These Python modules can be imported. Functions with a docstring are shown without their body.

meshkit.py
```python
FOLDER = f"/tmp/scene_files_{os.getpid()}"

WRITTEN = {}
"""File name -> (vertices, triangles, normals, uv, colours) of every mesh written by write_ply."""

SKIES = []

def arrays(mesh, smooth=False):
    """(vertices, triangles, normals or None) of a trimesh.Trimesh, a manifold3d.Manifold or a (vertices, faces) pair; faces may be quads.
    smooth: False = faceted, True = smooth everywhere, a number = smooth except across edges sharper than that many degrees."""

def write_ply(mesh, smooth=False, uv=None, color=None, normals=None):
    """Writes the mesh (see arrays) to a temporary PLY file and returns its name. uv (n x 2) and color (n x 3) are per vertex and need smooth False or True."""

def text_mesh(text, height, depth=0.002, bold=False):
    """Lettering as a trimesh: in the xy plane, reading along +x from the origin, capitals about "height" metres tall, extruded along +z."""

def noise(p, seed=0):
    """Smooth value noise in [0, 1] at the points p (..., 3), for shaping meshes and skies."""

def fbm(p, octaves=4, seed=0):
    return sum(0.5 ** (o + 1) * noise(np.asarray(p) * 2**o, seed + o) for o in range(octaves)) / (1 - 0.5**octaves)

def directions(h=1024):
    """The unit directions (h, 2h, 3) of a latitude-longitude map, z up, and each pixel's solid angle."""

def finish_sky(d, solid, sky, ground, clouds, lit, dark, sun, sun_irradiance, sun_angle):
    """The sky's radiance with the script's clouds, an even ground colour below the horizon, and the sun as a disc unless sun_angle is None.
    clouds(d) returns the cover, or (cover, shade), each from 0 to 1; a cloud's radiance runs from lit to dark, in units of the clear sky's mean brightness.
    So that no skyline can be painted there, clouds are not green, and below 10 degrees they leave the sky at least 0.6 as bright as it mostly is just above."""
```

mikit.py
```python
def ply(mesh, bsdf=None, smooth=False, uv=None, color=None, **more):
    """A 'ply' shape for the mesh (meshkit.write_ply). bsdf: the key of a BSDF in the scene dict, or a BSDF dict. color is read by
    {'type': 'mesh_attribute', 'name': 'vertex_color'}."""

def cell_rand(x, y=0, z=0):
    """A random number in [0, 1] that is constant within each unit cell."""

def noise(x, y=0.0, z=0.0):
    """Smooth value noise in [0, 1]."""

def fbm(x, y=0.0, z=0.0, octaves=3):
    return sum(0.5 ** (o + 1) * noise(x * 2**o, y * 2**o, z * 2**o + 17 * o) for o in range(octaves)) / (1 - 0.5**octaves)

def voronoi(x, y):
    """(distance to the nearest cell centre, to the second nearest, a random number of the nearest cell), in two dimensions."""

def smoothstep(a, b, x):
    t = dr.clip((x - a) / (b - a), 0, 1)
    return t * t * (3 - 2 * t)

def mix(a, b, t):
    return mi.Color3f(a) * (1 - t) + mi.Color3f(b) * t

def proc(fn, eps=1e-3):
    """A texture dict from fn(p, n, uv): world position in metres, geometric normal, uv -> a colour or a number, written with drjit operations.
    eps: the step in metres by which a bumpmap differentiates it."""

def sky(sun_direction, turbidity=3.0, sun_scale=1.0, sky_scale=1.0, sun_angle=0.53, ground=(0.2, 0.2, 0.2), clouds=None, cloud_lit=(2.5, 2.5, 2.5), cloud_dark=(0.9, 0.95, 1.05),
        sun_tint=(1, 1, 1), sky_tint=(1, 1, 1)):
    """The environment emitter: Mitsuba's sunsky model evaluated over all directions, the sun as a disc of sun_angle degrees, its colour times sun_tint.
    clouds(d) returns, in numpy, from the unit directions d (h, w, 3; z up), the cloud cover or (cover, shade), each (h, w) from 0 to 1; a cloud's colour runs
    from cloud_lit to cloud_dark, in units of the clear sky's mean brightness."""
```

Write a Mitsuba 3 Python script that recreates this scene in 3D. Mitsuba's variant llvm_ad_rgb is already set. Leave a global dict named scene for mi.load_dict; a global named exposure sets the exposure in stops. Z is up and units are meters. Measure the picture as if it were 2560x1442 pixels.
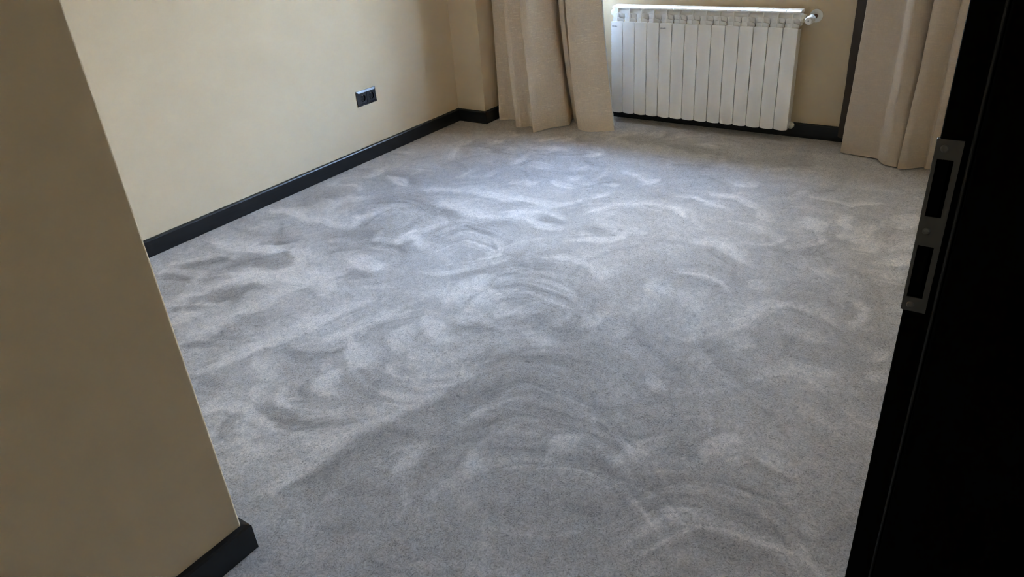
import math
import numpy as np
import trimesh
import mitsuba as mi
import drjit as dr
import mikit
import meshkit
import manifold3d as m3
from shapely.geometry import Polygon, box as sbox
from shapely.ops import unary_union
from scipy.interpolate import PchipInterpolator, CubicSpline

T = mi.ScalarTransform4f
scene, labels = {}, {}

# ------------------------------------------------------------------ camera, sky, exposure
CAM = np.array([np.float64(3.208751), np.float64(-3.84606), np.float64(1.409971)])
ROT = np.array([[0.82092017, 0.5668716, -0.06889601], [-0.22502126, 0.43201054, 0.87334548], [-0.52483855, 0.70144385, -0.48220433]])          # rows: right, up, forward
scene['camera'] = {'type': 'perspective', 'fov': 69.55742, 'fov_axis': 'x', 'near_clip': 0.02, 'far_clip': 200.0,
                   'to_world': T().look_at(origin=CAM.tolist(), target=(CAM + ROT[2]).tolist(), up=ROT[1].tolist())}
exposure = 9.25


def cloud_cover(d):
    n = meshkit.fbm(d * np.array([2.2, 2.2, 5.0]) + 3.1, 4, seed=5)
    return np.clip((n - 0.40) * 3.0, 0, 1) * 0.7, np.clip((n - 0.55) * 2.0, 0, 1) * 0.5


scene['sky'] = mikit.sky([0.25, -0.75, 0.6], turbidity=3.0, sun_scale=0.0, sky_scale=1.0, ground=(0.16, 0.16, 0.15), clouds=cloud_cover,
                         cloud_lit=(1.71, 1.95, 2.32), cloud_dark=(0.93, 1.05, 1.25), sky_tint=(1.045, 1.0, 0.97))


# ------------------------------------------------------------------ helpers
def add(key, mesh, bsdf, smooth=False, label=None, category=None, kind=None, group=None, **kw):
    scene[key] = mikit.ply(mesh, bsdf, smooth=smooth, **kw)
    note(key, label, category, kind, group)


def note(key, label=None, category=None, kind=None, group=None):
    d = {k: v for k, v in (('label', label), ('category', category), ('kind', kind), ('group', group)) if v}
    if d:
        labels[key] = d


def bx(x0, x1, y0, y1, z0, z1):
    b = trimesh.creation.box((x1 - x0, y1 - y0, z1 - z0))
    b.apply_translation(((x0 + x1) / 2, (y0 + y1) / 2, (z0 + z1) / 2))
    return b


def cat(*ms):
    return trimesh.util.concatenate(list(ms))


def man(mesh):
    return m3.Manifold(m3.Mesh(np.asarray(mesh.vertices, np.float32), np.asarray(mesh.faces, np.uint32)))


def tri(man_):
    m = man_.to_mesh()
    return trimesh.Trimesh(m.vert_properties[:, :3], m.tri_verts, process=False)


def cyl(p0, p1, r, n=24, r1=None):
    """A closed cylinder or cone between two points."""
    p0, p1 = np.asarray(p0, float), np.asarray(p1, float)
    return lathe(p0, p1, [(0, 0), (r, 0), (r if r1 is None else r1, 1), (0, 1)], n)


def lathe(p0, p1, prof, n=32):
    """Profile (radius, t along p0-p1) revolved about the axis."""
    p0, p1 = np.asarray(p0, float), np.asarray(p1, float)
    z = (p1 - p0) / np.linalg.norm(p1 - p0)
    x = np.cross(z, [0, 0, 1] if abs(z[2]) < 0.9 else [1, 0, 0])
    x /= np.linalg.norm(x)
    y = np.cross(z, x)
    a = np.arange(n) * 2 * np.pi / n
    rings = [p0 + (p1 - p0) * t + r * (np.cos(a)[:, None] * x + np.sin(a)[:, None] * y) for r, t in prof]
    v = np.vstack(rings)
    i = np.arange(n)
    f = []
    for k in range(len(prof) - 1):
        a0, a1 = k * n + i, k * n + (i + 1) % n
        f += [np.stack([a0, a1, a1 + n], 1), np.stack([a0, a1 + n, a0 + n], 1)]
    m = trimesh.Trimesh(v, np.vstack(f), process=False)
    m.merge_vertices()
    m.update_faces(m.nondegenerate_faces())
    m.fix_normals()
    return m


def prism(poly, y0, y1):
    """A polygon in (x, z) extruded along y."""
    m = trimesh.creation.extrude_polygon(poly, y1 - y0, engine='earcut')
    m.apply_transform(np.array([[1, 0, 0, 0], [0, 0, -1, y1], [0, 1, 0, 0], [0, 0, 0, 1.0]]))
    return m


def prism_x(poly, x0, x1):
    """A polygon in (y, z) extruded along x."""
    m = trimesh.creation.extrude_polygon(poly, x1 - x0, engine='earcut')
    m.apply_transform(np.array([[0, 0, 1, x0], [1, 0, 0, 0], [0, 1, 0, 0], [0, 0, 0, 1.0]]))
    return m


def bevel_plate(poly, y_back, y_front, c, cd=None):
    """A convex outline in (x, z) with its front edge chamfered by c; y_front < y_back."""
    inner = poly.buffer(-c)
    o = np.array(poly.exterior.coords)[:-1]
    i = np.array(inner.exterior.coords)[:-1]
    pts = np.vstack([np.c_[o[:, 0], np.full(len(o), y_back), o[:, 1]], np.c_[o[:, 0], np.full(len(o), y_front + (c if cd is None else cd)), o[:, 1]],
                     np.c_[i[:, 0], np.full(len(i), y_front), i[:, 1]]])
    return trimesh.convex.convex_hull(pts)


def round_box(x0, x1, y0, y1, z0, z1, r, seg=2):
    pts = []
    a = np.linspace(0, np.pi / 2, seg + 1)
    dirs = np.array([[np.cos(t) * np.cos(p), np.sin(t) * np.cos(p), np.sin(p)] for t in a for p in a])
    for sx in (-1, 1):
        for sy in (-1, 1):
            for sz in (-1, 1):
                c = np.array([x1 - r if sx > 0 else x0 + r, y1 - r if sy > 0 else y0 + r, z1 - r if sz > 0 else z0 + r])
                pts.append(c + r * dirs * [sx, sy, sz])
    return trimesh.convex.convex_hull(np.vstack(pts))


def sweep_walls(path, prof, normal_sign=1, caps=True):
    """Skirting: the profile (distance from wall, height) along a path of wall corners, mitred. One mesh per straight run."""
    P = np.asarray(path, float)
    d = np.diff(P, axis=0)
    d /= np.linalg.norm(d, axis=1)[:, None]
    n = np.stack([-d[:, 1], d[:, 0]], 1) * normal_sign
    off = []
    for i in range(len(P)):
        if i == 0:
            off.append(n[0])
        elif i == len(P) - 1:
            off.append(n[-1])
        else:
            off.append((n[i - 1] + n[i]) / (1 + n[i - 1] @ n[i]))
    out = []
    k = len(prof)
    for i in range(len(d)):
        ring = [np.array([[P[j][0] + off[j][0] * q, P[j][1] + off[j][1] * q, h] for q, h in prof]) for j in (i, i + 1)]
        v = np.vstack(ring)
        f = []
        for a in range(k):
            b = (a + 1) % k
            f += [[a, b, b + k], [a, b + k, a + k]]
        for a in range(1, k - 1):
            f += [[0, a + 1, a], [k, k + a, k + a + 1]]
        m = trimesh.Trimesh(v, f, process=False)
        m.fix_normals()
        out.append(m)
    return out


# ------------------------------------------------------------------ materials
def rgb(*c):
    return {'type': 'rgb', 'value': list(c)}


def plain(key, col, rough=0.5, spec=0.5, metallic=0.0, **kw):
    scene[key] = {'type': 'twosided', 'b': {'type': 'principled', 'base_color': rgb(*col), 'roughness': rough, 'specular': spec, 'metallic': metallic, **kw}}


N, FB, SM = mikit.noise, mikit.fbm, mikit.smoothstep


def wall_color(p, n, uv):
    big = FB(p.x * 2.1, p.y * 2.1, p.z * 2.1)
    fine = N(p.x * 420, p.y * 420, p.z * 420)
    k = 1 + 0.05 * (big - 0.5) + 0.03 * (fine - 0.5)
    return mi.Color3f(0.65, 0.532, 0.365) * k


def wall_bump(p, n, uv):
    return FB(p.x * 260, p.y * 260, p.z * 260, 2)


scene['wall_paint'] = {'type': 'twosided', 'b': {'type': 'bumpmap', 'scale': 0.00025, 't': mikit.proc(wall_bump, 8e-4),
                       'b': {'type': 'principled', 'base_color': mikit.proc(wall_color), 'roughness': 0.75, 'specular': 0.25}}}


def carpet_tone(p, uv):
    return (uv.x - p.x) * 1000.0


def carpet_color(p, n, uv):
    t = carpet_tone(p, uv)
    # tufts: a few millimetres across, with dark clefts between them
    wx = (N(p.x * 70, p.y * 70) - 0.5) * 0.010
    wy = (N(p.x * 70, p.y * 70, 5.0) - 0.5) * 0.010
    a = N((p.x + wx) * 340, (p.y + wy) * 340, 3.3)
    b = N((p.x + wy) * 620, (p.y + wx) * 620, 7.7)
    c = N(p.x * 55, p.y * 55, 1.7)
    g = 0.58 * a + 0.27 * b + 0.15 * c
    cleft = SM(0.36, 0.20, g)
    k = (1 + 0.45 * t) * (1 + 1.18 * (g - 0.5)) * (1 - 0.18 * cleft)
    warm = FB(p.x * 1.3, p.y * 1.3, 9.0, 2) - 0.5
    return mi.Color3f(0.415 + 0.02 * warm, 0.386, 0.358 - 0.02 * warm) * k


def carpet_bump(p, n, uv):
    return 0.6 * N(p.x * 340, p.y * 340, 3.3) + 0.4 * N(p.x * 620, p.y * 620, 7.7)


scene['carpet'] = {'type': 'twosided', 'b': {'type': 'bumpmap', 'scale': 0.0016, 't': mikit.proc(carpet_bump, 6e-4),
                   'b': {'type': 'principled', 'base_color': mikit.proc(carpet_color), 'roughness': 0.98, 'specular': 0.02}}}


def wenge_color(p, n, uv):
    g = FB(p.x * 90, p.y * 90, p.z * 6, 3)
    return mi.Color3f(0.0018, 0.0016, 0.0016) * (0.75 + 0.5 * g)


scene['wenge'] = {'type': 'twosided', 'b': {'type': 'principled', 'base_color': mikit.proc(wenge_color), 'roughness': 0.6, 'specular': 0.03}}


def skirt_color(p, n, uv):
    g = FB(p.x * 6, p.y * 6, p.z * 120, 3)
    return mi.Color3f(0.0068, 0.0078, 0.0092) * (0.75 + 0.5 * g)


scene['skirting'] = {'type': 'twosided', 'b': {'type': 'principled', 'base_color': mikit.proc(skirt_color), 'roughness': 0.34, 'specular': 0.45}}


def linen_k(uv):
    weave = 0.5 * N(uv.x * 900, uv.y * 90, 1.0) + 0.5 * N(uv.x * 90, uv.y * 900, 2.0)
    s1 = N(uv.x * 40, uv.y * 420, 5.0)                 # slubs along the weft
    s2 = N(uv.x * 20, uv.y * 260, 8.0)
    slub = SM(0.70, 0.92, s1) * SM(0.35, 0.7, N(uv.x * 5, uv.y * 30, 4.0)) + 0.5 * SM(0.72, 0.95, s2)
    return weave, slub


def linen_color(p, n, uv):
    weave, slub = linen_k(uv)
    big = FB(uv.x * 3, uv.y * 2, 3.0, 2)
    k = 0.92 + 0.24 * (weave - 0.5) + 0.08 * (big - 0.5)
    return mi.Color3f(0.76, 0.645, 0.505) * k + mi.Color3f(0.11, 0.115, 0.11) * slub


def linen_bump(p, n, uv):
    weave, slub = linen_k(uv)
    return 0.4 * weave + 0.6 * slub


scene['linen'] = {'type': 'twosided', 'b': {'type': 'bumpmap', 'scale': 0.0004, 't': mikit.proc(linen_bump, 5e-4),
                  'b': {'type': 'principled', 'base_color': mikit.proc(linen_color), 'roughness': 0.9, 'specular': 0.15, 'sheen': 0.3}}}


def linen2_color(p, n, uv):
    weave, slub = linen_k(uv)
    k = 0.95 + 0.14 * (weave - 0.5) + 0.07 * slub
    return mi.Color3f(0.55, 0.460, 0.365) * k


scene['linen_smooth'] = {'type': 'twosided', 'b': {'type': 'principled', 'base_color': mikit.proc(linen2_color), 'roughness': 0.9, 'specular': 0.15, 'sheen': 0.3}}
plain('lining_white', (0.66, 0.66, 0.65), 0.9, 0.1)
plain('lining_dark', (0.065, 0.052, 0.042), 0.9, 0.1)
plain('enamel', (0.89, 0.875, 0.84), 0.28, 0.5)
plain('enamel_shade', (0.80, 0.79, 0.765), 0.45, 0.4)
plain('pvc_white', (0.82, 0.82, 0.81), 0.35, 0.5)
plain('plastic_white', (0.84, 0.84, 0.82), 0.3, 0.5)
plain('ivory', (0.66, 0.63, 0.52), 0.4, 0.5)
plain('rust_pipe', (0.075, 0.035, 0.022), 0.6, 0.3)
plain('grey_mark', (0.36, 0.36, 0.36), 0.6, 0.3)
plain('socket_black', (0.022, 0.025, 0.031), 0.30, 0.6)
plain('socket_well', (0.006, 0.006, 0.007), 0.45, 0.4)
plain('chrome', (0.75, 0.75, 0.76), 0.22, 0.5, 1.0)
plain('bronze', (0.105, 0.10, 0.09), 0.5, 0.5, 1.0)
plain('bronze_screw', (0.18, 0.172, 0.155), 0.4, 0.5, 1.0)
plain('gasket', (0.012, 0.0115, 0.011), 0.5, 0.4)
plain('cavity', (0.002, 0.002, 0.002), 0.9, 0.1)
plain('ceiling_paint', (0.30, 0.24, 0.175), 0.9, 0.1)
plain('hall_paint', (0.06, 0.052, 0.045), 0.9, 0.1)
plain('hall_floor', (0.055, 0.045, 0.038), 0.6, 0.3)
plain('render_coat', (0.5, 0.48, 0.45), 0.95, 0.1)
plain('slab_paint', (0.2, 0.19, 0.175), 0.95, 0.1)
scene['glass'] = {'type': 'thindielectric', 'int_ior': 1.5}

# ------------------------------------------------------------------ the setting (metres; x along the window wall, y towards it)
SK = 0.016                                   # skirting thickness
XL, YP, XP, YF, XR = -SK, SK, 0.212, 0.486, 3.150   # left wall, pilaster face, pilaster side, window wall, door wall
NX, NY = 1.8494, -3.2065                     # corner of the near wall block
YB, H = -4.35, 2.60
JY = -3.0                                    # strike jamb of the doorway
DO = -3.95                                   # the other jamb
WX0, WX1, WZ0, WZ1 = 0.80, 2.30, 0.78, 2.15  # window

add('wall_left', bx(XL - 0.2, XL, NY - 0.2, YF + 0.3, 0, H), 'wall_paint', kind='structure', label='long plain cream wall with the black double socket, on the left')
pil = round_box(XL - 0.05, XP, YP, YF + 0.05, -0.05, H + 0.05, 0.004)
add('wall_pilaster', pil, 'wall_paint', smooth=30, kind='structure', label='narrow cream pilaster in the far corner beside the left curtain')
D = 0.35
far = cat(bx(XP - 0.02, WX0, YF, YF + D, 0, H), bx(WX0, WX1, YF, YF + D, 0, WZ0), bx(WX1, XR + 0.2, YF, YF + D, 0, H), bx(WX0, WX1, YF, YF + D, WZ1, H))
add('wall_far', far, 'wall_paint', kind='structure', label='cream window wall behind the white radiator')
near = round_box(-0.3, NX, YB - 0.2, NY, -0.05, H + 0.05, 0.006, 3)
add('wall_near', near, 'wall_paint', smooth=30, kind='structure', label='shaded beige wall end filling the left foreground')
WT = 0.18
rw = cat(bx(XR, XR + WT, JY + 0.052, YF + D, 0, H), bx(XR, XR + WT, YB - 0.2, DO - 0.052, 0, H), bx(XR, XR + WT, DO - 0.052, JY + 0.052, 2.099, H))
add('wall_right', rw, 'wall_paint', kind='structure', label='cream wall with the doorway, on the right')
add('wall_back', bx(NX - 0.02, XR + 0.02, YB - 0.2, YB, 0, H), 'wall_paint', kind='structure', label='cream wall behind the camera')
add('ceiling', bx(XL - 0.2, XR + WT, YB - 0.2, YF + D, H, H + 0.15), 'ceiling_paint', kind='structure', label='white ceiling of the room')

# the hallway the photograph is taken from
HX = XR + WT + 1.25
add('floor_hallway', bx(XR + 0.06, HX + 0.15, YB - 0.6, YF - 1.2, -0.12, -0.002), 'hall_floor', kind='structure', label='dark floor of the hallway')
hall = cat(bx(HX, HX + 0.15, YB - 0.6, YF - 1.2, 0, H), bx(XR + WT, HX, YB - 0.6, YB - 0.45, 0, H), bx(XR + WT, HX, YF - 1.35, YF - 1.2, 0, H))
add('wall_hallway', hall, 'hall_paint', kind='structure', label='dim wall of the hallway')
add('ceiling_hallway', bx(XR + WT, HX + 0.15, YB - 0.6, YF - 1.2, H, H + 0.15), 'hall_paint', kind='structure', label='dim ceiling of the hallway')

# skirting boards: flat face, eased top edge
PROF = [(0, 0), (SK, 0), (SK, 0.074), (SK - 0.0035, 0.0795), (0, 0.082)]
run = sweep_walls([(NX, YB), (NX, NY), (XL, NY), (XL, YP), (XP, YP), (XP, YF), (XR, YF), (XR, JY + 0.07)], PROF, -1)
names = [('baseboard_near', 'dark skirting board along the near wall end'), ('baseboard_return', 'dark skirting board on the return of the near wall'),
         ('baseboard_left', 'dark skirting board along the left wall under the socket'), ('baseboard_pilaster', 'dark skirting board on the front of the pilaster'),
         ('baseboard_pilaster_side', 'dark skirting board on the side of the pilaster by the left curtain'),
         ('baseboard_far', 'dark skirting board behind the radiator'), ('baseboard_right', 'dark skirting board along the door wall')]
for (k, lab), m in zip(names, run):
    add(k, m, 'skirting', kind='structure', label=lab)

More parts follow.
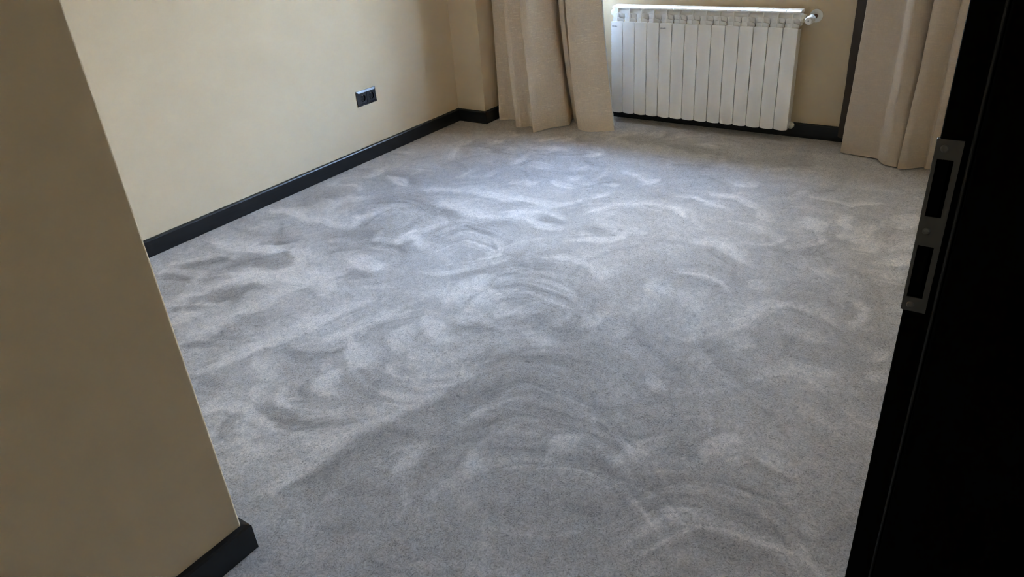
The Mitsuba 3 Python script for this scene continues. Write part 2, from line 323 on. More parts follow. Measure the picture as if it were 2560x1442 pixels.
# ------------------------------------------------------------------ carpet: brushed cut pile
STROKES = "50,100;311,-1032 388,-1066 478,-1105|50,-60;284,-1009 383,-1000 490,-1054|50,70;219,-1073 203,-973|35,60;169,-1259 242,-1239 306,-1281|50,60;83,-1284 87,-1242|140,-50;171,-1560 163,-1460 216,-1417|70,90;116,-1692 190,-1657 370,-1682 443,-1647 546,-1677 604,-1634 555,-1550|60,60;353,-1550 311,-1483 318,-1389|50,60;378,-1403 420,-1341|50,40;646,-1640 606,-1459 647,-1354 713,-1306|90,-60;534,-1348 639,-1269 780,-1274 911,-1314 974,-1350|70,90;798,-1667 903,-1702 967,-1671 965,-1600 1068,-1653|120,-70;643,-1743 691,-1684 795,-1668|90,-60;787,-1876 839,-1767 930,-1712 1039,-1750|90,70;402,-2046 491,-2001|50,-70;372,-1975 446,-1929 491,-1882|80,70;671,-1114 794,-1045 1031,-1010 1120,-1046|90,80;851,-1241 939,-1228 1103,-1277|50,60;1035,-1310 1154,-1264 1264,-1200|50,60;424,-629 346,-461 363,-352|100,-50;372,-433 457,-373 603,-435|50,50;525,-328 547,-251|50,40;696,-860 675,-779|50,40;841,-795 841,-727|50,30;206,-935 335,-842 468,-820|90,-40;1039,-1563 1149,-1580|80,-40;1058,-1378 1167,-1361 1271,-1401|30,35;1001,-1533 1029,-1418 1094,-1345 1205,-1333|50,60;1019,-847 1052,-800|50,70;1108,-807 1122,-781|50,80;1132,-1010 1255,-1011 1374,-1012 1432,-968 1469,-883|30,70;1200,-714 1279,-761 1341,-764|40,60;1276,-667 1293,-640|30,50;1360,-693 1413,-681|45,70;1587,-993 1639,-887 1714,-824 1826,-783 1906,-788 1975,-845|40,60;1894,-784 1935,-807 1975,-845|50,70;1219,-505 1239,-461|45,70;1477,-445 1530,-455 1653,-541|45,90;1674,-563 1700,-489|40,80;1506,-658 1529,-635|45,80;1521,-813 1548,-759|45,90;1964,-636 2030,-649 2104,-679|30,40;1871,-651 1964,-636|50,80;2034,-546 2133,-546 2184,-577 2235,-628|50,70;2071,-383 2124,-389 2158,-331|50,60;2287,-686 2332,-740|60,100;1264,-1200 1313,-1187 1396,-1226|45,90;1241,-1168 1325,-1118 1395,-1095 1489,-1119|50,70;1453,-1263 1541,-1230|70,-60;1426,-1185 1510,-1160|55,100;1671,-1322 1739,-1265 1818,-1227 1834,-1173 1811,-1137|80,-40;1692,-1181 1779,-1153|50,40;1655,-1115 1782,-1113 1902,-1102|60,80;2167,-1086 2229,-1055 2285,-1062 2325,-1126|70,60;2277,-1087 2323,-1123 2380,-1168|60,50;901,-253 1006,-288|60,30;808,-308 1009,-248|50,70;1181,-290 1211,-239|50,60;860,-576 868,-477|50,40;945,-539 1058,-561|50,50;868,-144 930,-34|50,40;758,-164 826,-77|40,40;553,-162 577,-108|50,50;1387,178 1381,278|50,45;1508,227 1631,294|50,40;1672,132 1774,98|120,-40;1227,45 1425,69 1637,40 1840,6|120,-35;957,-66 1085,-95|150,-35;1907,-51 2070,-16 2268,23|25,70;2447,-394 2533,-398 2629,-432|40,80;2629,-432 2663,-385 2728,-344|80,90;2485,-656 2527,-746|80,80;2627,-598 2669,-658|60,60;2674,-760 2717,-761|80,70;2751,-618 2758,-710 2749,-780|60,60;2810,-834 2822,-752|60,60;2857,-567 2902,-432|60,60;2894,-939 2943,-852|60,50;2901,-768 2931,-711|25,50;2741,-868 2809,-867|40,40;2658,-988 2705,-948|30,50;2325,-990 2432,-959 2470,-909|70,-40;2691,-533 2690,-657|50,30;2574,-905 2609,-823|100,-40;2810,-737 2833,-615|100,-35;2601,-728 2648,-817|60,-85;267,-2418 302,-2384 363,-2369|50,60;197,-2409 238,-2366 340,-2339 415,-2375|100,-70;266,-2283 315,-2240 343,-2168|120,-60;459,-2185 496,-2104 609,-2099|80,80;143,-2088 274,-2072 397,-2025 484,-1991|60,60;162,-2326 246,-2216 297,-2145 373,-2153|90,90;580,-1971 674,-2001 710,-2048 687,-2119 624,-2177 547,-2224|80,80;539,-2440 572,-2346 605,-2269 704,-2237|80,-50;407,-2379 473,-2325 542,-2248|90,-60;681,-2347 684,-2299 731,-2290|90,-60;585,-2472 600,-2416 663,-2413|60,-85;584,-2570 585,-2538 631,-2542|60,60;516,-2560 583,-2499 661,-2469|60,50;649,-2639 669,-2594 694,-2557|60,60;853,-2331 852,-2258 880,-2197 895,-2166|80,70;785,-2176 913,-2149 1004,-2178|90,80;842,-2086 915,-2068 937,-2024|90,90;909,-1925 978,-1920 1040,-1910|60,-40;970,-2056 993,-1996 1069,-1977|60,-50;876,-1818 981,-1810 1031,-1851|60,-50;858,-1734 936,-1719 1019,-1747|70,70;829,-2475 861,-2416 891,-2372|70,50;806,-2581 840,-2496|80,60;840,-2649 867,-2581|75,90;1100,-2578 1124,-2511 1142,-2454 1150,-2363 1167,-2328 1116,-2322|40,70;1074,-2736 1096,-2645 1118,-2574|50,60;1184,-2302 1205,-2206 1236,-2155|50,80;1302,-2429 1331,-2330 1352,-2245 1386,-2171|70,60;1218,-2519 1316,-2489 1365,-2462|80,100;1436,-2443 1515,-2483|70,90;1489,-2236 1496,-2287 1539,-2358|100,-60;906,-2582 901,-2520 943,-2491|60,-60;858,-2701 868,-2668 917,-2657|50,50;818,-2711 829,-2668 896,-2628|60,-50;1234,-2566 1354,-2500 1407,-2454|70,90;1483,-1861 1506,-1923 1502,-1961|100,60;1397,-2009 1444,-1966 1493,-1976|60,90;1529,-1753 1530,-1810 1552,-1863|60,70;1617,-1865 1613,-1913 1613,-1973|50,60;1273,-1864 1361,-1799 1448,-1706 1508,-1609|80,-50;1437,-1828 1491,-1692 1553,-1599 1683,-1603|20,-50;1533,-1750 1603,-1707 1670,-1688|60,70;1738,-1967 1775,-1954|90,50;1727,-1478 1790,-1458 1884,-1484 1910,-1537|50,100;1503,-2132 1557,-2183 1635,-2227 1687,-2234|100,60;1651,-2353 1749,-2335 1809,-2302 1871,-2213 1908,-2145 1958,-2095 2026,-2081|70,-60;1854,-2304 1892,-2242 1947,-2174 2040,-2129 2106,-2125|70,50;1630,-2074 1721,-2041 1799,-2053|50,-50;1606,-2135 1718,-2127 1798,-2084|40,50;1362,-2224 1424,-2134|50,40;1832,-1972 1846,-1893 1892,-1825|50,45;1973,-1928 1980,-1861|50,40;2079,-1902 2094,-1841|60,50;1929,-2052 2012,-2051|40,60;2204,-1371 2304,-1358 2360,-1373 2402,-1412|50,50;2147,-1494 2157,-1558|50,40;2497,-1302 2496,-1360|70,50;2235,-1548 2312,-1563 2356,-1622|55,85;2546,-1674 2545,-1581 2552,-1508 2581,-1461 2632,-1456|40,60;2685,-1438 2767,-1454 2813,-1498|60,70;2855,-1329 2885,-1360 2891,-1423 2875,-1453|50,60;2666,-1135 2710,-1145|50,50;2873,-1050 2956,-1054|50,50;2881,-953 2943,-875|60,30;2802,-1305 2810,-1247|60,40;2432,-1816 2482,-1752 2513,-1718|60,50;2567,-1804 2605,-1731|45,65;2689,-1903 2726,-1851 2778,-1829 2843,-1858 2875,-1886|40,50;2771,-1795 2826,-1795 2883,-1790|60,70;2993,-1743 3026,-1746|60,40;2980,-1642 2997,-1581|60,40;2206,-1902 2219,-1832|50,40;2689,-1597 2796,-1610|60,90;1194,-2661 1288,-2687|60,65;1299,-2736 1319,-2779|60,90;1403,-2724 1472,-2751|60,100;1461,-2580 1496,-2638 1542,-2649|40,70;1659,-2393 1741,-2422 1804,-2402 1846,-2355 1871,-2284|40,80;1607,-2438 1719,-2490 1791,-2479 1851,-2438 1882,-2366|50,60;1697,-2557 1773,-2550 1843,-2510|60,85;1736,-3042 1754,-2948 1772,-2871 1757,-2755 1796,-2662 1839,-2566 1879,-2473|80,-40;1806,-2949 1833,-2855 1843,-2712|45,-60;1382,-2816 1490,-2819 1581,-2796 1680,-2759 1718,-2717|40,40;1558,-2776 1637,-2746 1659,-2698|60,50;1678,-2859 1736,-2837|50,70;1254,-2926 1298,-2864 1404,-2848 1495,-2858|50,-50;1354,-2890 1373,-2928 1418,-2970|80,35;1446,-2928 1557,-2967|50,85;1984,-2731 1974,-2773 1980,-2812|40,40;1946,-2741 2028,-2644|45,80;2133,-2640 2152,-2700|60,-40;1106,-2834 1185,-2805|50,60;1054,-2812 1081,-2729 1109,-2634|70,-35;1507,-2651 1436,-2696|50,60;2323,-2450 2310,-2491 2312,-2524|50,60;2525,-2345 2506,-2408 2490,-2448|50,70;2730,-2213 2690,-2271 2669,-2329|80,35;2748,-2308 2811,-2252 2878,-2274|50,50;2402,-2086 2438,-2118|350,-30;1896,-2865 1935,-2561 2070,-2323 2319,-2252|400,-25;2273,-2891 2520,-2619 2804,-2528|300,-25;2801,-1463 2937,-1666|300,20;1309,-2824 1759,-2889|300,25;729,-2572 1019,-2417 1164,-2131|300,-30;1719,-1804 1941,-1923 2041,-1806|30,-22;1985,-2465 2085,-2277 2308,-2282 2494,-2385|30,25;2017,-2546 2134,-2351 2357,-2346 2543,-2450|30,-22;2047,-2623 2179,-2419 2403,-2405 2589,-2511|30,25;2075,-2695 2221,-2484 2446,-2462 2632,-2568|30,-22;2102,-2763 2261,-2545 2487,-2515 2673,-2621|30,25;2127,-2826 2298,-2602 2526,-2565 2711,-2671|30,-20;2566,-2575 2695,-2414 2861,-2400 2967,-2489|30,22;2590,-2622 2716,-2463 2885,-2449 2989,-2532|30,-20;2613,-2666 2735,-2510 2908,-2495 3009,-2572|30,22;2634,-2709 2754,-2555 2930,-2539 3029,-2611|30,-20;2655,-2750 2771,-2598 2951,-2582 3048,-2649|22,20;1076,-1520 1149,-1370 1302,-1386 1437,-1529|22,-25;1110,-1562 1183,-1414 1335,-1432 1446,-1559|22,20;1144,-1602 1216,-1457 1367,-1477 1454,-1590|22,-25;1176,-1641 1248,-1499 1399,-1521 1463,-1619|22,20;1207,-1679 1279,-1539 1429,-1563 1472,-1649|25,-22;1570,-1731 1678,-1656 1861,-1676 1986,-1768|25,22;1602,-1776 1708,-1703 1887,-1720 2004,-1799|25,-22;1633,-1820 1738,-1747 1913,-1763 2021,-1829|25,22;1663,-1862 1766,-1790 1938,-1804 2038,-1859|25,-22;1692,-1903 1794,-1832 1962,-1845 2054,-1888"


# centre x, y, inner and outer radius, mean angle (degrees), strength
SWEEPS = [(1.26, -1.43, 0.05, 0.42, 100, 0.24), (1.79, -1.82, 0.06, 0.40, 110, 0.24), (1.66, -2.26, 0.06, 0.36, 290, 0.24), (2.16, -2.37, 0.10, 0.62, 110, 0.20),
          (2.79, -1.96, 0.06, 0.35, 110, 0.16), (2.77, -2.54, 0.08, 0.50, 110, 0.16), (0.68, -1.51, 0.06, 0.30, 120, 0.24), (1.46, -2.69, 0.06, 0.40, 290, 0.20),
          (1.69, -1.10, 0.06, 0.30, 120, 0.18), (0.74, -2.35, 0.08, 0.45, 250, 0.16), (0.89, -1.03, 0.05, 0.30, 110, 0.24), (2.72, -1.51, 0.06, 0.30, 110, 0.14), (2.10, -0.75, 0.08, 0.35, 110, 0.12)]


def carpet():
    s = 0.0052
    xs = np.arange(XL - 0.03, XR + 0.09, s)
    ys = np.arange(YB - 0.02, YF + 0.03, s)
    X, Y = np.meshgrid(xs, ys, indexing='ij')
    P3 = np.stack([X, Y, 0 * X], -1)
    warp = np.stack([meshkit.fbm(P3 * 2.2, 3, 11), meshkit.fbm(P3 * 2.2 + 9, 3, 12), 0 * X], -1) - 0.5
    Q = P3 + 0.45 * warp
    tone = 1.1 * (meshkit.fbm(Q * np.array([3.0, 5.0, 1]), 4, 3) - 0.5) + 0.5 * (meshkit.fbm(Q * np.array([9.0, 16.0, 1]), 3, 4) - 0.5)
    tone *= 0.5
    streak = meshkit.noise(Q * 60, 8)
    fine = np.stack([meshkit.fbm(P3 * 9 + 3, 3, 15), meshkit.fbm(P3 * 9 + 17, 3, 16)], -1) * 2 - 1
    patch = 0.6 + 1.0 * meshkit.fbm(Q * np.array([8.0, 8.0, 1]) + 5, 3, 17)
    # the brush strokes, then the fine lines that the bristles leave beside them, then the sweeps of the machine
    rng = np.random.default_rng(17)
    todo = []
    for entry in STROKES.split('|'):
        head, pts = entry.split(';')
        w, amp = (float(q) for q in head.split(','))
        pp = np.array([[float(q) for q in c.split(',')] for c in pts.split()]) / 1000
        todo.append((w / 1000, amp / 100, pp))
        if w < 120:
            d = pp[-1] - pp[0]
            n = np.array([-d[1], d[0]]) / (np.linalg.norm(d) + 1e-9)
            for _ in range(3):
                todo.append((rng.uniform(0.006, 0.012), rng.choice([-0.22, 0.26]), pp + n * rng.uniform(-1.3, 1.3) * w / 1000 + d * rng.uniform(-0.15, 0.15)))
    for cx, cy_, r0, r1, a0, amp in SWEEPS:
        r = r0
        while r < r1:
            a_ = np.radians(a0 + rng.uniform(-55, 55) + np.linspace(-1, 1, 7) * rng.uniform(35, 85))
            todo.append((rng.uniform(0.007, 0.022), 0.65 * amp * rng.uniform(0.5, 1.3) * rng.choice([-1, 1]), np.c_[cx + r * np.cos(a_), cy_ + r * np.sin(a_)]))
            r += rng.uniform(0.012, 0.035)
    for _ in range(420):
        cx, cy_ = rng.uniform(0, XR), rng.uniform(-3.4, 0.3)
        r, a0 = rng.uniform(0.10, 0.45), rng.uniform(0, 2 * np.pi)
        a_ = a0 + np.linspace(0, 1, 6) * rng.uniform(0.3, 1.2)
        todo.append((rng.uniform(0.012, 0.05), rng.uniform(0.10, 0.30) * rng.choice([-1, 1]), np.c_[cx + r * np.cos(a_), cy_ + r * np.sin(a_)]))
    for w, amp, pp in todo:
        if len(pp) > 2:
            tt = np.r_[0, np.cumsum(np.linalg.norm(np.diff(pp, axis=0), axis=1))]
            g = np.linspace(0, tt[-1], min(6 * len(pp), 24))
            pp = np.stack([PchipInterpolator(tt, pp[:, 0])(g), PchipInterpolator(tt, pp[:, 1])(g)], 1)
        m = 2.4 * w + 0.02
        i0, i1 = np.searchsorted(xs, [pp[:, 0].min() - m, pp[:, 0].max() + m])
        j0, j1 = np.searchsorted(ys, [pp[:, 1].min() - m, pp[:, 1].max() + m])
        if i1 <= i0 or j1 <= j0:
            continue
        jx, jy = fine[i0:i1, j0:j1, 0], fine[i0:i1, j0:j1, 1]
        x, y = X[i0:i1, j0:j1] + 0.45 * w * jx, Y[i0:i1, j0:j1] + 0.45 * w * jy
        best = np.full(x.shape, 9.0)
        at, side = np.zeros(x.shape), np.zeros(x.shape)
        seg = np.linalg.norm(np.diff(pp, axis=0), axis=1)
        cum = np.r_[0, np.cumsum(seg)]
        for k in range(len(seg)):
            if seg[k] < 1e-6:
                continue
            d = (pp[k + 1] - pp[k]) / seg[k]
            u = np.clip((x - pp[k, 0]) * d[0] + (y - pp[k, 1]) * d[1], 0, seg[k])
            ex, ey = x - pp[k, 0] - d[0] * u, y - pp[k, 1] - d[1] * u
            dist = np.hypot(ex, ey)
            near_ = dist < best
            best = np.where(near_, dist, best)
            at = np.where(near_, (cum[k] + u) / cum[-1], at)
            side = np.where(near_, d[0] * ey - d[1] * ex, side)
        taper = 0.55 + 0.45 * np.sin(np.pi * np.clip(at, 0.02, 0.98)) ** 0.6
        r = best / (w * np.where(side < 0, 0.45, 0.95) * taper)
        v = np.exp(-np.power(np.maximum(r, 1e-6), np.where(side < 0, 3.0, 1.6)))
        lines = 0.72 + 0.56 * meshkit.noise(np.stack([side * 150, at * 3 + 0 * side, 0 * side + w * 977], -1), 21)
        tone[i0:i1, j0:j1] += amp * v * lines * patch[i0:i1, j0:j1] * (0.9 + 0.2 * streak[i0:i1, j0:j1])
    tone = 1.25 * np.tanh(tone / 1.25)
    z = 0.0012 * tone + 0.0016 * (meshkit.fbm(P3 * 35, 3, 31) - 0.5)
    v = np.stack([X, Y, z], -1).reshape(-1, 3)
    nx, ny = X.shape
    i = (np.arange(nx - 1)[:, None] * ny + np.arange(ny - 1)[None]).ravel()
    f = np.vstack([np.stack([i, i + ny, i + ny + 1], 1), np.stack([i, i + ny + 1, i + 1], 1)])
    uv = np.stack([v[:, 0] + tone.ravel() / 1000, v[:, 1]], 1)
    return trimesh.Trimesh(v, f, process=False), uv


cm, cuv = carpet()
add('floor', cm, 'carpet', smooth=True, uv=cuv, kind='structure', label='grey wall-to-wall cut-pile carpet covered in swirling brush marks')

# ------------------------------------------------------------------ window (above the frame of the photograph)


def glazed(key, x0, x1, z0, z1, n, lab):
    y0, y1 = YF + 0.09, YF + 0.16
    fw = 0.055
    fr = cat(bx(x0, x0 + fw, y0, y1, z0, z1), bx(x1 - fw, x1, y0, y1, z0, z1), bx(x0 + fw, x1 - fw, y0, y1, z0, z0 + fw), bx(x0 + fw, x1 - fw, y0, y1, z1 - fw, z1))
    add(key + '__frame', fr, 'pvc_white')
    note(key, lab, kind='structure')
    w = (x1 - x0 - 2 * fw) / n
    for k in range(n):
        a, b = x0 + fw + k * w, x0 + fw + (k + 1) * w
        sw = 0.05
        sash = cat(bx(a, a + sw, y0 - 0.01, y1 - 0.02, z0 + fw, z1 - fw), bx(b - sw, b, y0 - 0.01, y1 - 0.02, z0 + fw, z1 - fw),
                   bx(a + sw, b - sw, y0 - 0.01, y1 - 0.02, z0 + fw, z0 + fw + sw), bx(a + sw, b - sw, y0 - 0.01, y1 - 0.02, z1 - fw - sw, z1 - fw))
        sk = key + '__sash' + ('' if k == 0 else '_%03d' % k)
        add(sk, sash, 'pvc_white')
        pane = trimesh.Trimesh([[a + sw, y0 + 0.02, z0 + fw + sw], [b - sw, y0 + 0.02, z0 + fw + sw], [b - sw, y0 + 0.02, z1 - fw - sw], [a + sw, y0 + 0.02, z1 - fw - sw]],
                               [[0, 1, 2], [0, 2, 3]], process=False)
        add(sk + '__pane', pane, 'glass')


glazed('window_1', WX0, WX1, WZ0, WZ1, 2, 'white framed window above the radiator')
add('trim_1', round_box(WX0 - 0.02, WX1 + 0.02, YF - 0.012, YF + 0.10, WZ0 - 0.022, WZ0 + 0.004, 0.005), 'pvc_white', smooth=30, kind='structure', label='white window sill above the radiator')

# outside: the balcony with its side wall on the left, and the house across the yard
add('ceiling_balcony', bx(-0.6, 4.4, YF + D, YF + D + 0.62, 2.35, 2.53), 'slab_paint', kind='structure', label='plastered underside of the balcony above')
add('wall_wing', bx(-0.4, 0.15, YF + D, YF + D + 5.0, -0.1, 8.0), 'render_coat', kind='structure', label='plastered wing of the house beside the window')
add('floor_balcony', bx(-0.25, 4.4, YF + D, YF + D + 1.5, -0.2, -0.02), 'render_coat', kind='structure', label='concrete floor of the balcony')
add('wall_opposite', bx(-25, 25, 11.0, 12.0, -4, 4.8), 'render_coat', kind='structure', label='wall of the house across the yard')

# ------------------------------------------------------------------ doorway on the right: dark frame, gasket, strike plate
JX0, JX1, JS = 3.1375, XR + WT + 0.013, 3.169


def plate_cut(x0, x1, z0, z1, holes, y0, y1):
    p = sbox(x0, z0, x1, z1)
    for h in holes:
        p = p.difference(sbox(h[0], h[2], h[1], h[3]))
    return prism(p, y0, y1)


HOLES = [(3.1390, 3.1545, 1.064, 1.128), (3.1385, 3.1545, 0.9645, 1.029)]
note('door_1', 'near-black wooden door frame at the right edge with a lock strike plate', kind='structure')
# jamb: the rebated strip with the mortices of the lock cut into it, and the stop behind it
strip = man(round_box(JX0, JS + 0.004, JY, JY + 0.05, 0.0, 2.05, 0.0025))
for h in HOLES:
    strip = strip - man(bx(h[0], h[1], JY - 0.01, JY + 0.028, h[2], h[3]))
add('door_1__jamb', cat(tri(strip), round_box(JS + 0.003, JX1, JY - 0.014, JY + 0.05, 0.0, 2.05, 0.003)), 'wenge', smooth=30)
add('door_1__jamb_001', cat(round_box(JX0, JS + 0.004, DO - 0.05, DO, 0.0, 2.05, 0.0025), round_box(JS + 0.003, JX1, DO - 0.05, DO + 0.014, 0.0, 2.05, 0.003)), 'wenge', smooth=30)
add('door_1__head', cat(round_box(JX0, JS + 0.004, DO, JY, 2.05, 2.10, 0.0025), round_box(JS + 0.003, JX1, DO + 0.014, JY - 0.014, 2.036, 2.10, 0.003)), 'wenge', smooth=30)
add('door_1__casing', round_box(JX0, XR + 0.001, JY + 0.004, JY + 0.07, 0.0, 2.12, 0.003), 'wenge', smooth=30)
add('door_1__casing_001', round_box(XR + WT - 0.001, JX1 + 0.006, JY + 0.004, JY + 0.08, 0.0, 2.12, 0.003), 'wenge', smooth=30)
add('door_1__casing_002', round_box(JX0, XR + 0.001, DO - 0.07, DO - 0.004, 0.0, 2.12, 0.003), 'wenge', smooth=30)
add('door_1__gasket', cyl((JS - 0.0005, JY - 0.0015, 0.0), (JS - 0.0005, JY - 0.0015, 2.05), 0.0022, 10), 'gasket', smooth=40, label='thin dark rubber seal')
sp = plate_cut(3.1362, 3.1605, 0.9465, 1.1495, HOLES, JY - 0.0016, JY - 0.0001)
lip = round_box(3.1350, 3.1385, JY - 0.0016, JY + 0.004, 0.9465, 1.1495, 0.0006, 1)
add('door_1__strike_plate', cat(sp, lip), 'bronze', label='dark metal strike plate with two lock slots')
for k, z in enumerate((1.1400, 1.0467, 0.9545)):
    hd = man(lathe((3.1440, JY - 0.0012, z), (3.1440, JY - 0.0030, z), [(0, 0), (0.0042, 0), (0.0042, 0.5), (0.003, 1), (0, 1)], 20)) - man(bx(3.1432, 3.1448, JY - 0.004, JY - 0.0022, z - 0.003, z + 0.003)) \
        - man(bx(3.1410, 3.1470, JY - 0.004, JY - 0.0022, z - 0.0007, z + 0.0007))
    add('door_1__strike_plate__screw' + ('' if k == 0 else '_%03d' % k), tri(hd), 'bronze_screw', smooth=30)
for k, h in enumerate(HOLES):
    add('door_1__mortice' + ('' if k == 0 else '_%03d' % k), bx(h[0] - 0.001, h[1] + 0.001, JY + 0.026, JY + 0.030, h[2] - 0.001, h[3] + 0.001), 'cavity')

# ------------------------------------------------------------------ double socket on the left wall
SY0, SY1, SZ0, SZ1 = -0.890, -0.736, 0.3238, 0.4099


def to_wall(m):
    """From the plane built in (x = along wall, y = -out of wall, z) onto the left wall: the wall's outward side is +x."""
    m = m.copy()
    v = np.array(m.vertices)
    m.vertices = np.c_[XL - v[:, 1], v[:, 0], v[:, 2]]
    return m


frame_o = sbox(SY0, SZ0, SY1, SZ1).buffer(-0.003).buffer(0.003)
outer = bevel_plate(sbox(SY0, SZ0, SY1, SZ1), 0.0, -0.0115, 0.0115, 0.0058)
inner_w = 0.0605
cy = [(SY0 + SY1) / 2 - 0.0345, (SY0 + SY1) / 2 + 0.0345]
cz = (SZ0 + SZ1) / 2
fr = man(outer)
for c in cy:
    fr = fr - man(bx(c - 0.0315, c + 0.0315, -0.02, -0.004, cz - 0.0315, cz + 0.0315))
note('wall_socket', 'black double power socket low on the cream left wall', 'socket')
add('wall_socket__frame', to_wall(tri(fr)), 'socket_black')
for k, c in enumerate(cy):
    sfx = '' if k == 0 else '_%03d' % k
    ins = man(bevel_plate(sbox(c - 0.0305, cz - 0.0305, c + 0.0305, cz + 0.0305), -0.003, -0.0108, 0.0012))
    ins = ins - man(cyl((c, -0.03, cz), (c, -0.0045, cz), 0.0205, 40))
    add('wall_socket__insert' + sfx, to_wall(tri(ins)), 'socket_black', smooth=25)
    well = man(lathe((c, -0.0102, cz), (c, -0.0035, cz), [(0.0195, 0), (0.0205, 0), (0.0205, 1), (0, 1), (0, 0.85), (0.0195, 0.85), (0.0195, 0)], 40))
    for s in (-1, 1):
        well = well - man(cyl((c + s * 0.0095, -0.02, cz), (c + s * 0.0095, -0.0038, cz), 0.0027, 16))
    add('wall_socket__insert' + sfx + '__well', to_wall(tri(well)), 'socket_well', smooth=25)
    for q, s in enumerate((-1, 1)):
        clip = round_box(c - 0.0028, c + 0.0028, -0.0104, -0.0048, cz + s * 0.0170 - 0.0022, cz + s * 0.0170 + 0.0022, 0.0006, 1)
        add('wall_socket__insert' + sfx + '__earth_clip' + ('' if q == 0 else '_001'), to_wall(clip), 'chrome')

# ------------------------------------------------------------------ radiator: fourteen aluminium sections
RX, RY, RZ, SEC = 0.9707, 0.366, 0.0639, 0.080
PW, PH = 0.0776, 0.5575


def section():
    x0, x1 = 0.0016, 0.0784
    # front panel: rounded corners, the lower edge sagging a little in the middle
    a = np.linspace(0, np.pi / 2, 5)
    r = 0.009
    pts = [(x0 + r - r * np.cos(t), r - r * np.sin(t)) for t in a] + [(x0 + 0.030, -0.0022), (x0 + 0.042, -0.0030), (x0 + 0.055, -0.0022)] \
        + [(x1 - r + r * np.sin(t), r - r * np.cos(t)) for t in a] + [(x1 - 0.006 + 0.006 * np.cos(t), PH - 0.006 + 0.006 * np.sin(t)) for t in a] \
        + [(x0 + 0.006 - 0.006 * np.sin(t), PH - 0.006 + 0.006 * np.cos(t)) for t in a]
    panel = bevel_plate(Polygon(pts).convex_hull, 0.012, 0.0, 0.0014)
    # the casting behind: water tube, web, scalloped side fins, back plate, header stubs
    zz = np.linspace(0.030, 0.545, 61)
    edge = 0.074 + 0.004 * np.sin(zz * 2 * np.pi / 0.085) + 0.0015 * np.sin(zz * 2 * np.pi / 0.03)
    fin = Polygon([(0.010, 0.030), *zip(edge, zz), (0.010, 0.545)])
    body = [prism_x(fin, x - 0.0012, x + 0.0012) for x in (0.0055, 0.022, 0.058, 0.0745)]
    body.append(bx(0.031, 0.049, 0.010, 0.062, 0.005, 0.60))
    body.append(bx(0.004, 0.076, 0.066, 0.069, 0.035, 0.535))
    for zc, rad in ((0.020, 0.019), (0.602, 0.024)):
        body.append(cyl((0.0, 0.050, zc), (SEC, 0.050, zc), rad, 28))
    body.append(prism_x(Polygon([(0.050, 0.560), (0.080, 0.560), (0.084, 0.575), (0.084, 0.632), (0.056, 0.632)]), 0.0035, 0.0765))
    # cap
    cap = Polygon([(0.0170, 0.6300), (0.0165, 0.6335), (0.0190, 0.6378), (0.0250, 0.6405), (0.080, 0.6455), (0.088, 0.6440), (0.091, 0.6380), (0.090, 0.6300)])
    top = prism_x(cap, x0, x1)
    # grille: two arched louvres between the panel and the cap, and the centre rib
    lou = []
    n = 21
    u = np.linspace(-1, 1, n)
    for z_lo, z_hi, y0 in ((PH - 0.004, 0.5800, 0.0060), (0.5790, 0.6065, 0.0125)):
        xs = 0.04 + u * 0.0375
        au = np.abs(u)
        yb = y0 + 0.012 * au ** 3
        zt = z_hi - 0.0085 * au ** 3.5
        zb = np.full(n, z_lo) - 0.0085 * au ** 3.5 * (z_lo > PH)
        rows = [np.c_[xs, yb + 0.006, zb], np.c_[xs, yb + 0.0005, zt - 0.0012], np.c_[xs, yb + 0.0012, zt], np.c_[xs, yb + 0.0042, zt], np.c_[xs, yb + 0.005, zt - 0.002], np.c_[xs, yb + 0.0095, zb]]
        v = np.vstack(rows)
        R = len(rows)
        f = []
        for q in range(R):
            q2 = (q + 1) % R
            for i in range(n - 1):
                f += [[q * n + i, q * n + i + 1, q2 * n + i + 1], [q * n + i, q2 * n + i + 1, q2 * n + i]]
        for q in range(1, R - 1):
            f += [[0, q * n, (q + 1) * n], [n - 1, (q + 1) * n + n - 1, q * n + n - 1]]
        m = trimesh.Trimesh(v, f, process=False)
        m.fix_normals()
        lou.append(m)
    rib = prism_x(Polygon([(0.0022, PH - 0.004), (0.0022, PH + 0.002), (0.0140, 0.632), (0.040, 0.632), (0.040, PH - 0.004)]), 0.0383, 0.0417)
    return panel, cat(*body), top, cat(*lou), rib


panel, body, top, lou, rib = section()
note('radiator', 'white aluminium column radiator under the window between the two curtains', 'radiator')
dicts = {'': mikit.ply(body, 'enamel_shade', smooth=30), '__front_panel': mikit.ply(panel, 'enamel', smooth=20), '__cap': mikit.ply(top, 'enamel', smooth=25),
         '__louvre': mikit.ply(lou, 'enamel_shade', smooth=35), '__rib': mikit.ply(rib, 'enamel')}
for k in range(14):
    tw = T().translate([RX + k * SEC, RY, RZ])
    base = 'radiator__section' + ('' if k == 0 else '_%03d' % k)
    for sfx, d in dicts.items():
        scene[base + sfx] = {**d, 'to_world': tw}
for k, s in enumerate((0, 4)):
    x0, z0 = RX + s * SEC + 0.008, RZ + PH - 0.031
    rng = np.random.default_rng(3)
    ms = []
    x = x0
    for w in (0.003, 0.0035, 0.003, 0.0015, 0.0035, 0.003, 0.0035, 0.0015, 0.003):
        ms.append(bx(x, x + w, RY - 0.0003, RY + 0.0002, z0, z0 + 0.0052))
        x += w + 0.0011
    add('radiator__logo_mark' + ('' if k == 0 else '_001'), cat(*ms), 'grey_mark', label='tiny grey maker mark')
RR = RX + 14 * SEC
zt, zb, yh = RZ + 0.602, RZ + 0.020, RY + 0.050


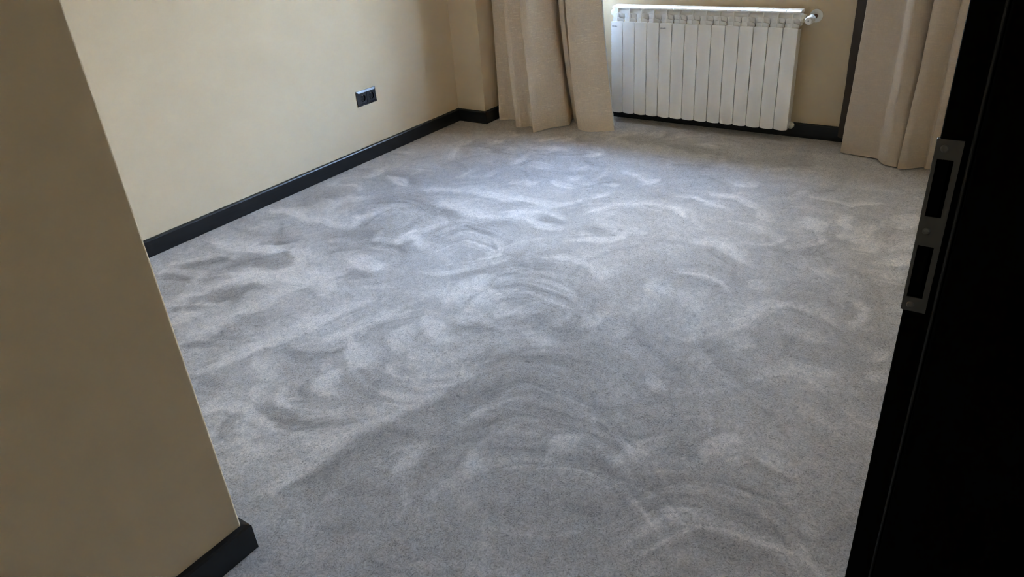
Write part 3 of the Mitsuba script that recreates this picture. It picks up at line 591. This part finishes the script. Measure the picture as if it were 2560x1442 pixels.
def hexplug(x0, s, z):
    """A flanged hexagonal plug screwed into a header."""
    return cat(cyl((x0, yh, z), (x0 + s * 0.009, yh, z), 0.0205, 32), cyl((x0 + s * 0.009, yh, z), (x0 + s * 0.017, yh, z), 0.0165, 6), cyl((x0 + s * 0.017, yh, z), (x0 + s * 0.022, yh, z), 0.009, 20))


add('radiator__plug', hexplug(RR, 1, zb), 'ivory', smooth=30, label='ivory hexagonal end plug')
add('radiator__plug_001', hexplug(RX, -1, zt), 'enamel', smooth=30, label='white hexagonal end plug')
add('radiator__plug_002', hexplug(RX, -1, zb), 'enamel', smooth=30)
add('radiator__bushing', cat(cyl((RR, yh, zt), (RR + 0.010, yh, zt), 0.0225, 32), cyl((RR + 0.010, yh, zt), (RR + 0.020, yh, zt), 0.0185, 6)), 'ivory', smooth=30, label='ivory bushing at the valve')
VX, VZ = RR + 0.054, RZ + 0.604
valve = cat(cyl((RR + 0.020, yh, zt), (VX, yh, zt), 0.0095, 20), lathe((VX, YF - 0.045, VZ), (VX, RY + 0.038, VZ), [(0, 0), (0.011, 0), (0.011, 0.2), (0.014, 0.25), (0.014, 0.8), (0.012, 1), (0, 1)], 24))
add('radiator__valve', valve, 'rust_pipe', smooth=30, label='brown valve body')
hp = [(0, 0), (0.017, 0), (0.0205, 0.08), (0.0215, 0.16), (0.0215, 0.40), (0.0200, 0.42), (0.0200, 0.47), (0.0215, 0.49), (0.0220, 0.80), (0.0205, 0.93), (0.0165, 1.0), (0, 1.0)]
add('radiator__valve__head', lathe((VX, RY + 0.040, VZ), (VX - 0.003, RY - 0.020, VZ - 0.004), hp, 40), 'plastic_white', smooth=35, label='white round thermostat head')
add('radiator__valve__ring', lathe((VX - 0.0010, RY + 0.0155, VZ - 0.0015), (VX - 0.0012, RY + 0.0125, VZ - 0.0018), [(0.0190, 0), (0.0210, 0), (0.0210, 1), (0.0190, 1), (0.0190, 0)], 40), 'grey_mark', smooth=35)
add('radiator__valve__button', cyl((VX - 0.003, RY - 0.0195, VZ - 0.004), (VX - 0.00305, RY - 0.0207, VZ - 0.0041), 0.0042, 20), 'grey_mark', smooth=30)
add('radiator__pipe', cyl((VX, YF - 0.0005, VZ), (VX, YF - 0.05, VZ), 0.0105, 20), 'rust_pipe', smooth=30, label='short rust brown pipe from the wall')
add('radiator__pipe__rosette', lathe((VX, YF - 0.0005, VZ), (VX, YF - 0.012, VZ), [(0.011, 0), (0.034, 0), (0.034, 0.25), (0.030, 0.6), (0.020, 0.95), (0.012, 1), (0.0105, 1), (0.0105, 0)], 40), 'plastic_white', smooth=35, label='white round wall rosette')
for k, x in enumerate((RX + 2 * SEC, RX + 12 * SEC)):
    add('radiator__bracket' + ('' if k == 0 else '_001'), cat(bx(x - 0.012, x + 0.012, YF - 0.004, YF - 0.0005, RZ + 0.50, RZ + 0.60), bx(x - 0.004, x + 0.004, RY + 0.05, YF - 0.001, RZ + 0.575, RZ + 0.579)), 'enamel_shade')

# ------------------------------------------------------------------ curtains


def cloth(levels, zs, ns=300, nz=70, back=0.0, inset=0.0, widen=0.0, thick=0.0018, hem=0.0, start=0.0, wob=0.0):
    """levels: plan outlines (same number of points) at the heights zs, from hem to top. Returns a closed sheet and its uv (metres of cloth)."""
    k = len(levels[0])
    tt = np.r_[0, np.cumsum(np.linalg.norm(np.diff(np.array(levels[0]), axis=0), axis=1))]
    s = np.linspace(0, tt[-1], ns)
    curves = np.array([np.stack([PchipInterpolator(tt, np.array(l)[:, 0])(s), PchipInterpolator(tt, np.array(l)[:, 1])(s)], 1) for l in levels])
    for _ in range(2):                                  # soften the pleats
        curves[:, 1:-1] = 0.25 * curves[:, :-2] + 0.5 * curves[:, 1:-1] + 0.25 * curves[:, 2:]
    z = zs[0] + hem + (zs[-1] - zs[0] - hem) * np.linspace(0, 1, nz) ** 1.25
    grid = np.array([PchipInterpolator(zs, curves[:, i], axis=0)(z) for i in range(ns)])      # ns, nz, 2
    if wob:
        gg = np.stack([s[:, None] * 9 + 0 * z, 0 * s[:, None] + z * 3.2, 0 * s[:, None] + 0 * z], -1)
        nn = meshkit.fbm(gg, 3, 7) - 0.5
    d = np.gradient(grid, axis=0)
    d /= np.linalg.norm(d, axis=2, keepdims=True) + 1e-9
    nrm = np.stack([d[..., 1], -d[..., 0]], -1)          # towards the room for a sheet drawn left to right
    if wob:
        grid = grid + nrm * (wob * nn)[..., None]
    i0 = int(start * ns)
    grid, d, nrm, s = grid[i0:], d[i0:], nrm[i0:], s[i0:]
    ns = len(s)
    if widen:
        ramp = np.clip((np.arange(ns) - (ns - 6)) / 5, 0, 1)[:, None, None]
        grid = grid + d * ramp * widen
    front = grid - nrm * back
    rear = front - nrm * thick
    Z = np.broadcast_to(z, grid.shape[:2])
    v = np.vstack([np.c_[g.reshape(-1, 2), Z.reshape(-1)] for g in (front, rear)])
    uv1 = np.c_[np.repeat(s, nz), Z.reshape(-1)]
    uv = np.vstack([uv1, uv1 + [0.0, 0.0]])
    i = (np.arange(ns - 1)[:, None] * nz + np.arange(nz - 1)[None]).ravel()
    M = ns * nz
    f = [np.stack([i, i + nz, i + nz + 1], 1), np.stack([i, i + nz + 1, i + 1], 1), np.stack([i, i + nz + 1, i + nz], 1) + M, np.stack([i, i + 1, i + nz + 1], 1) + M]
    for edge in (np.arange(nz), (ns - 1) * nz + np.arange(nz), np.arange(ns) * nz, np.arange(ns) * nz + nz - 1):
        a, b = edge[:-1], edge[1:]
        f += [np.stack([a, b, b + M], 1), np.stack([a, b + M, a + M], 1)]
    return trimesh.Trimesh(v, np.vstack(f), process=False), uv


# left curtain: hem on the carpet, and the outline 0.77 m up
L0 = [(0.250, 0.380), (0.250, 0.250), (0.254, 0.150), (0.262, 0.108), (0.305, 0.140), (0.345, 0.150), (0.420, 0.140), (0.445, 0.075), (0.458, 0.008), (0.490, 0.010), (0.545, 0.062), (0.590, 0.060),
      (0.617, 0.000), (0.634, -0.050), (0.655, 0.010), (0.672, 0.062), (0.715, 0.118), (0.762, 0.176), (0.742, 0.235), (0.712, 0.315), (0.732, 0.330), (0.750, 0.275), (0.764, 0.248), (0.785, 0.250), (0.790, 0.295), (0.798, 0.330), (0.820, 0.310),
      (0.834, 0.205), (0.842, 0.145), (0.890, 0.108), (0.954, 0.096), (1.030, 0.130), (1.095, 0.172)]
L1 = [(0.232, 0.400), (0.232, 0.290), (0.235, 0.190), (0.242, 0.140), (0.275, 0.160), (0.315, 0.168), (0.365, 0.160), (0.378, 0.110), (0.391, 0.060), (0.415, 0.062), (0.455, 0.095), (0.490, 0.115),
      (0.520, 0.070), (0.541, 0.030), (0.575, 0.028), (0.608, 0.045), (0.645, 0.095), (0.676, 0.168), (0.652, 0.240), (0.622, 0.320), (0.652, 0.330), (0.686, 0.245), (0.702, 0.200), (0.740, 0.196), (0.736, 0.255), (0.722, 0.320), (0.742, 0.330),
      (0.764, 0.230), (0.774, 0.155), (0.815, 0.158), (0.865, 0.180), (0.925, 0.212), (0.977, 0.240)]
L2 = [(0.240 + (x - 0.242) * 0.93, 0.165 + (y - 0.15) * 0.7) for x, y in L1]
zs = [0.004, 0.772, 2.597]
note('curtain', 'beige slubbed linen curtain hanging to the carpet left of the radiator', 'curtain', group='curtains at the window')
cl, uvl = cloth([L0, L1, L2], zs, wob=0.016)
add('curtain__fabric', cl, 'linen', smooth=True, uv=uvl)
ll, uvll = cloth([L0, L1, L2], zs, back=0.0035, thick=0.001, hem=0.03, wob=0.016, widen=0.0060)
add('curtain__lining', ll, 'lining_white', smooth=True, uv=uvll, label='white lining showing along the right edge')

# right curtain: smoother cloth, its edge turned back
R0 = [(2.350, 0.412), (2.372, 0.392), (2.420, 0.372), (2.430, 0.330), (2.404, 0.288), (2.440, 0.276), (2.500, 0.268), (2.560, 0.262), (2.600, 0.250), (2.618, 0.208), (2.655, 0.165), (2.704, 0.158),
      (2.735, 0.190), (2.722, 0.165), (2.714, 0.137), (2.740, 0.142), (2.776, 0.168), (2.826, 0.210), (2.832, 0.188), (2.856, 0.190), (2.905, 0.225), (2.945, 0.170), (2.990, 0.165), (3.045, 0.220), (3.090, 0.200)]
R1 = [(2.348, 0.440), (2.380, 0.430), (2.425, 0.405), (2.440, 0.360), (2.419, 0.311), (2.450, 0.300), (2.500, 0.292), (2.555, 0.285), (2.600, 0.272), (2.620, 0.226), (2.650, 0.200), (2.690, 0.225),
      (2.722, 0.262), (2.722, 0.232), (2.728, 0.201), (2.752, 0.196), (2.790, 0.212), (2.833, 0.240), (2.840, 0.208), (2.866, 0.200), (2.905, 0.240), (2.945, 0.200), (2.990, 0.195), (3.040, 0.240), (3.085, 0.225)]
R2 = [(2.352 + (x - 2.348) * 0.97, 0.22 + (y - 0.22) * 0.75) for x, y in R1]
note('curtain_001', 'smooth taupe curtain with a turned-back edge between the radiator and the dark doorway', 'curtain', group='curtains at the window')
rt = np.r_[0, np.cumsum(np.linalg.norm(np.diff(np.array(R0), axis=0), axis=1))]
START = rt[4] / rt[-1]                       # the cloth begins at the turned edge; what lies behind it is lining
cr, uvr = cloth([R0, R1, R2], [0.006, 0.785, 2.597], start=START, wob=0.010)
add('curtain_001__fabric', cr, 'linen_smooth', smooth=True, uv=uvr)
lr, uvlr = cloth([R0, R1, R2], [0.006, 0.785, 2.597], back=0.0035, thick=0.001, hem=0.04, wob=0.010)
add('curtain_001__lining', lr, 'lining_dark', smooth=True, uv=uvlr, label='dark lining inside the turned edge')
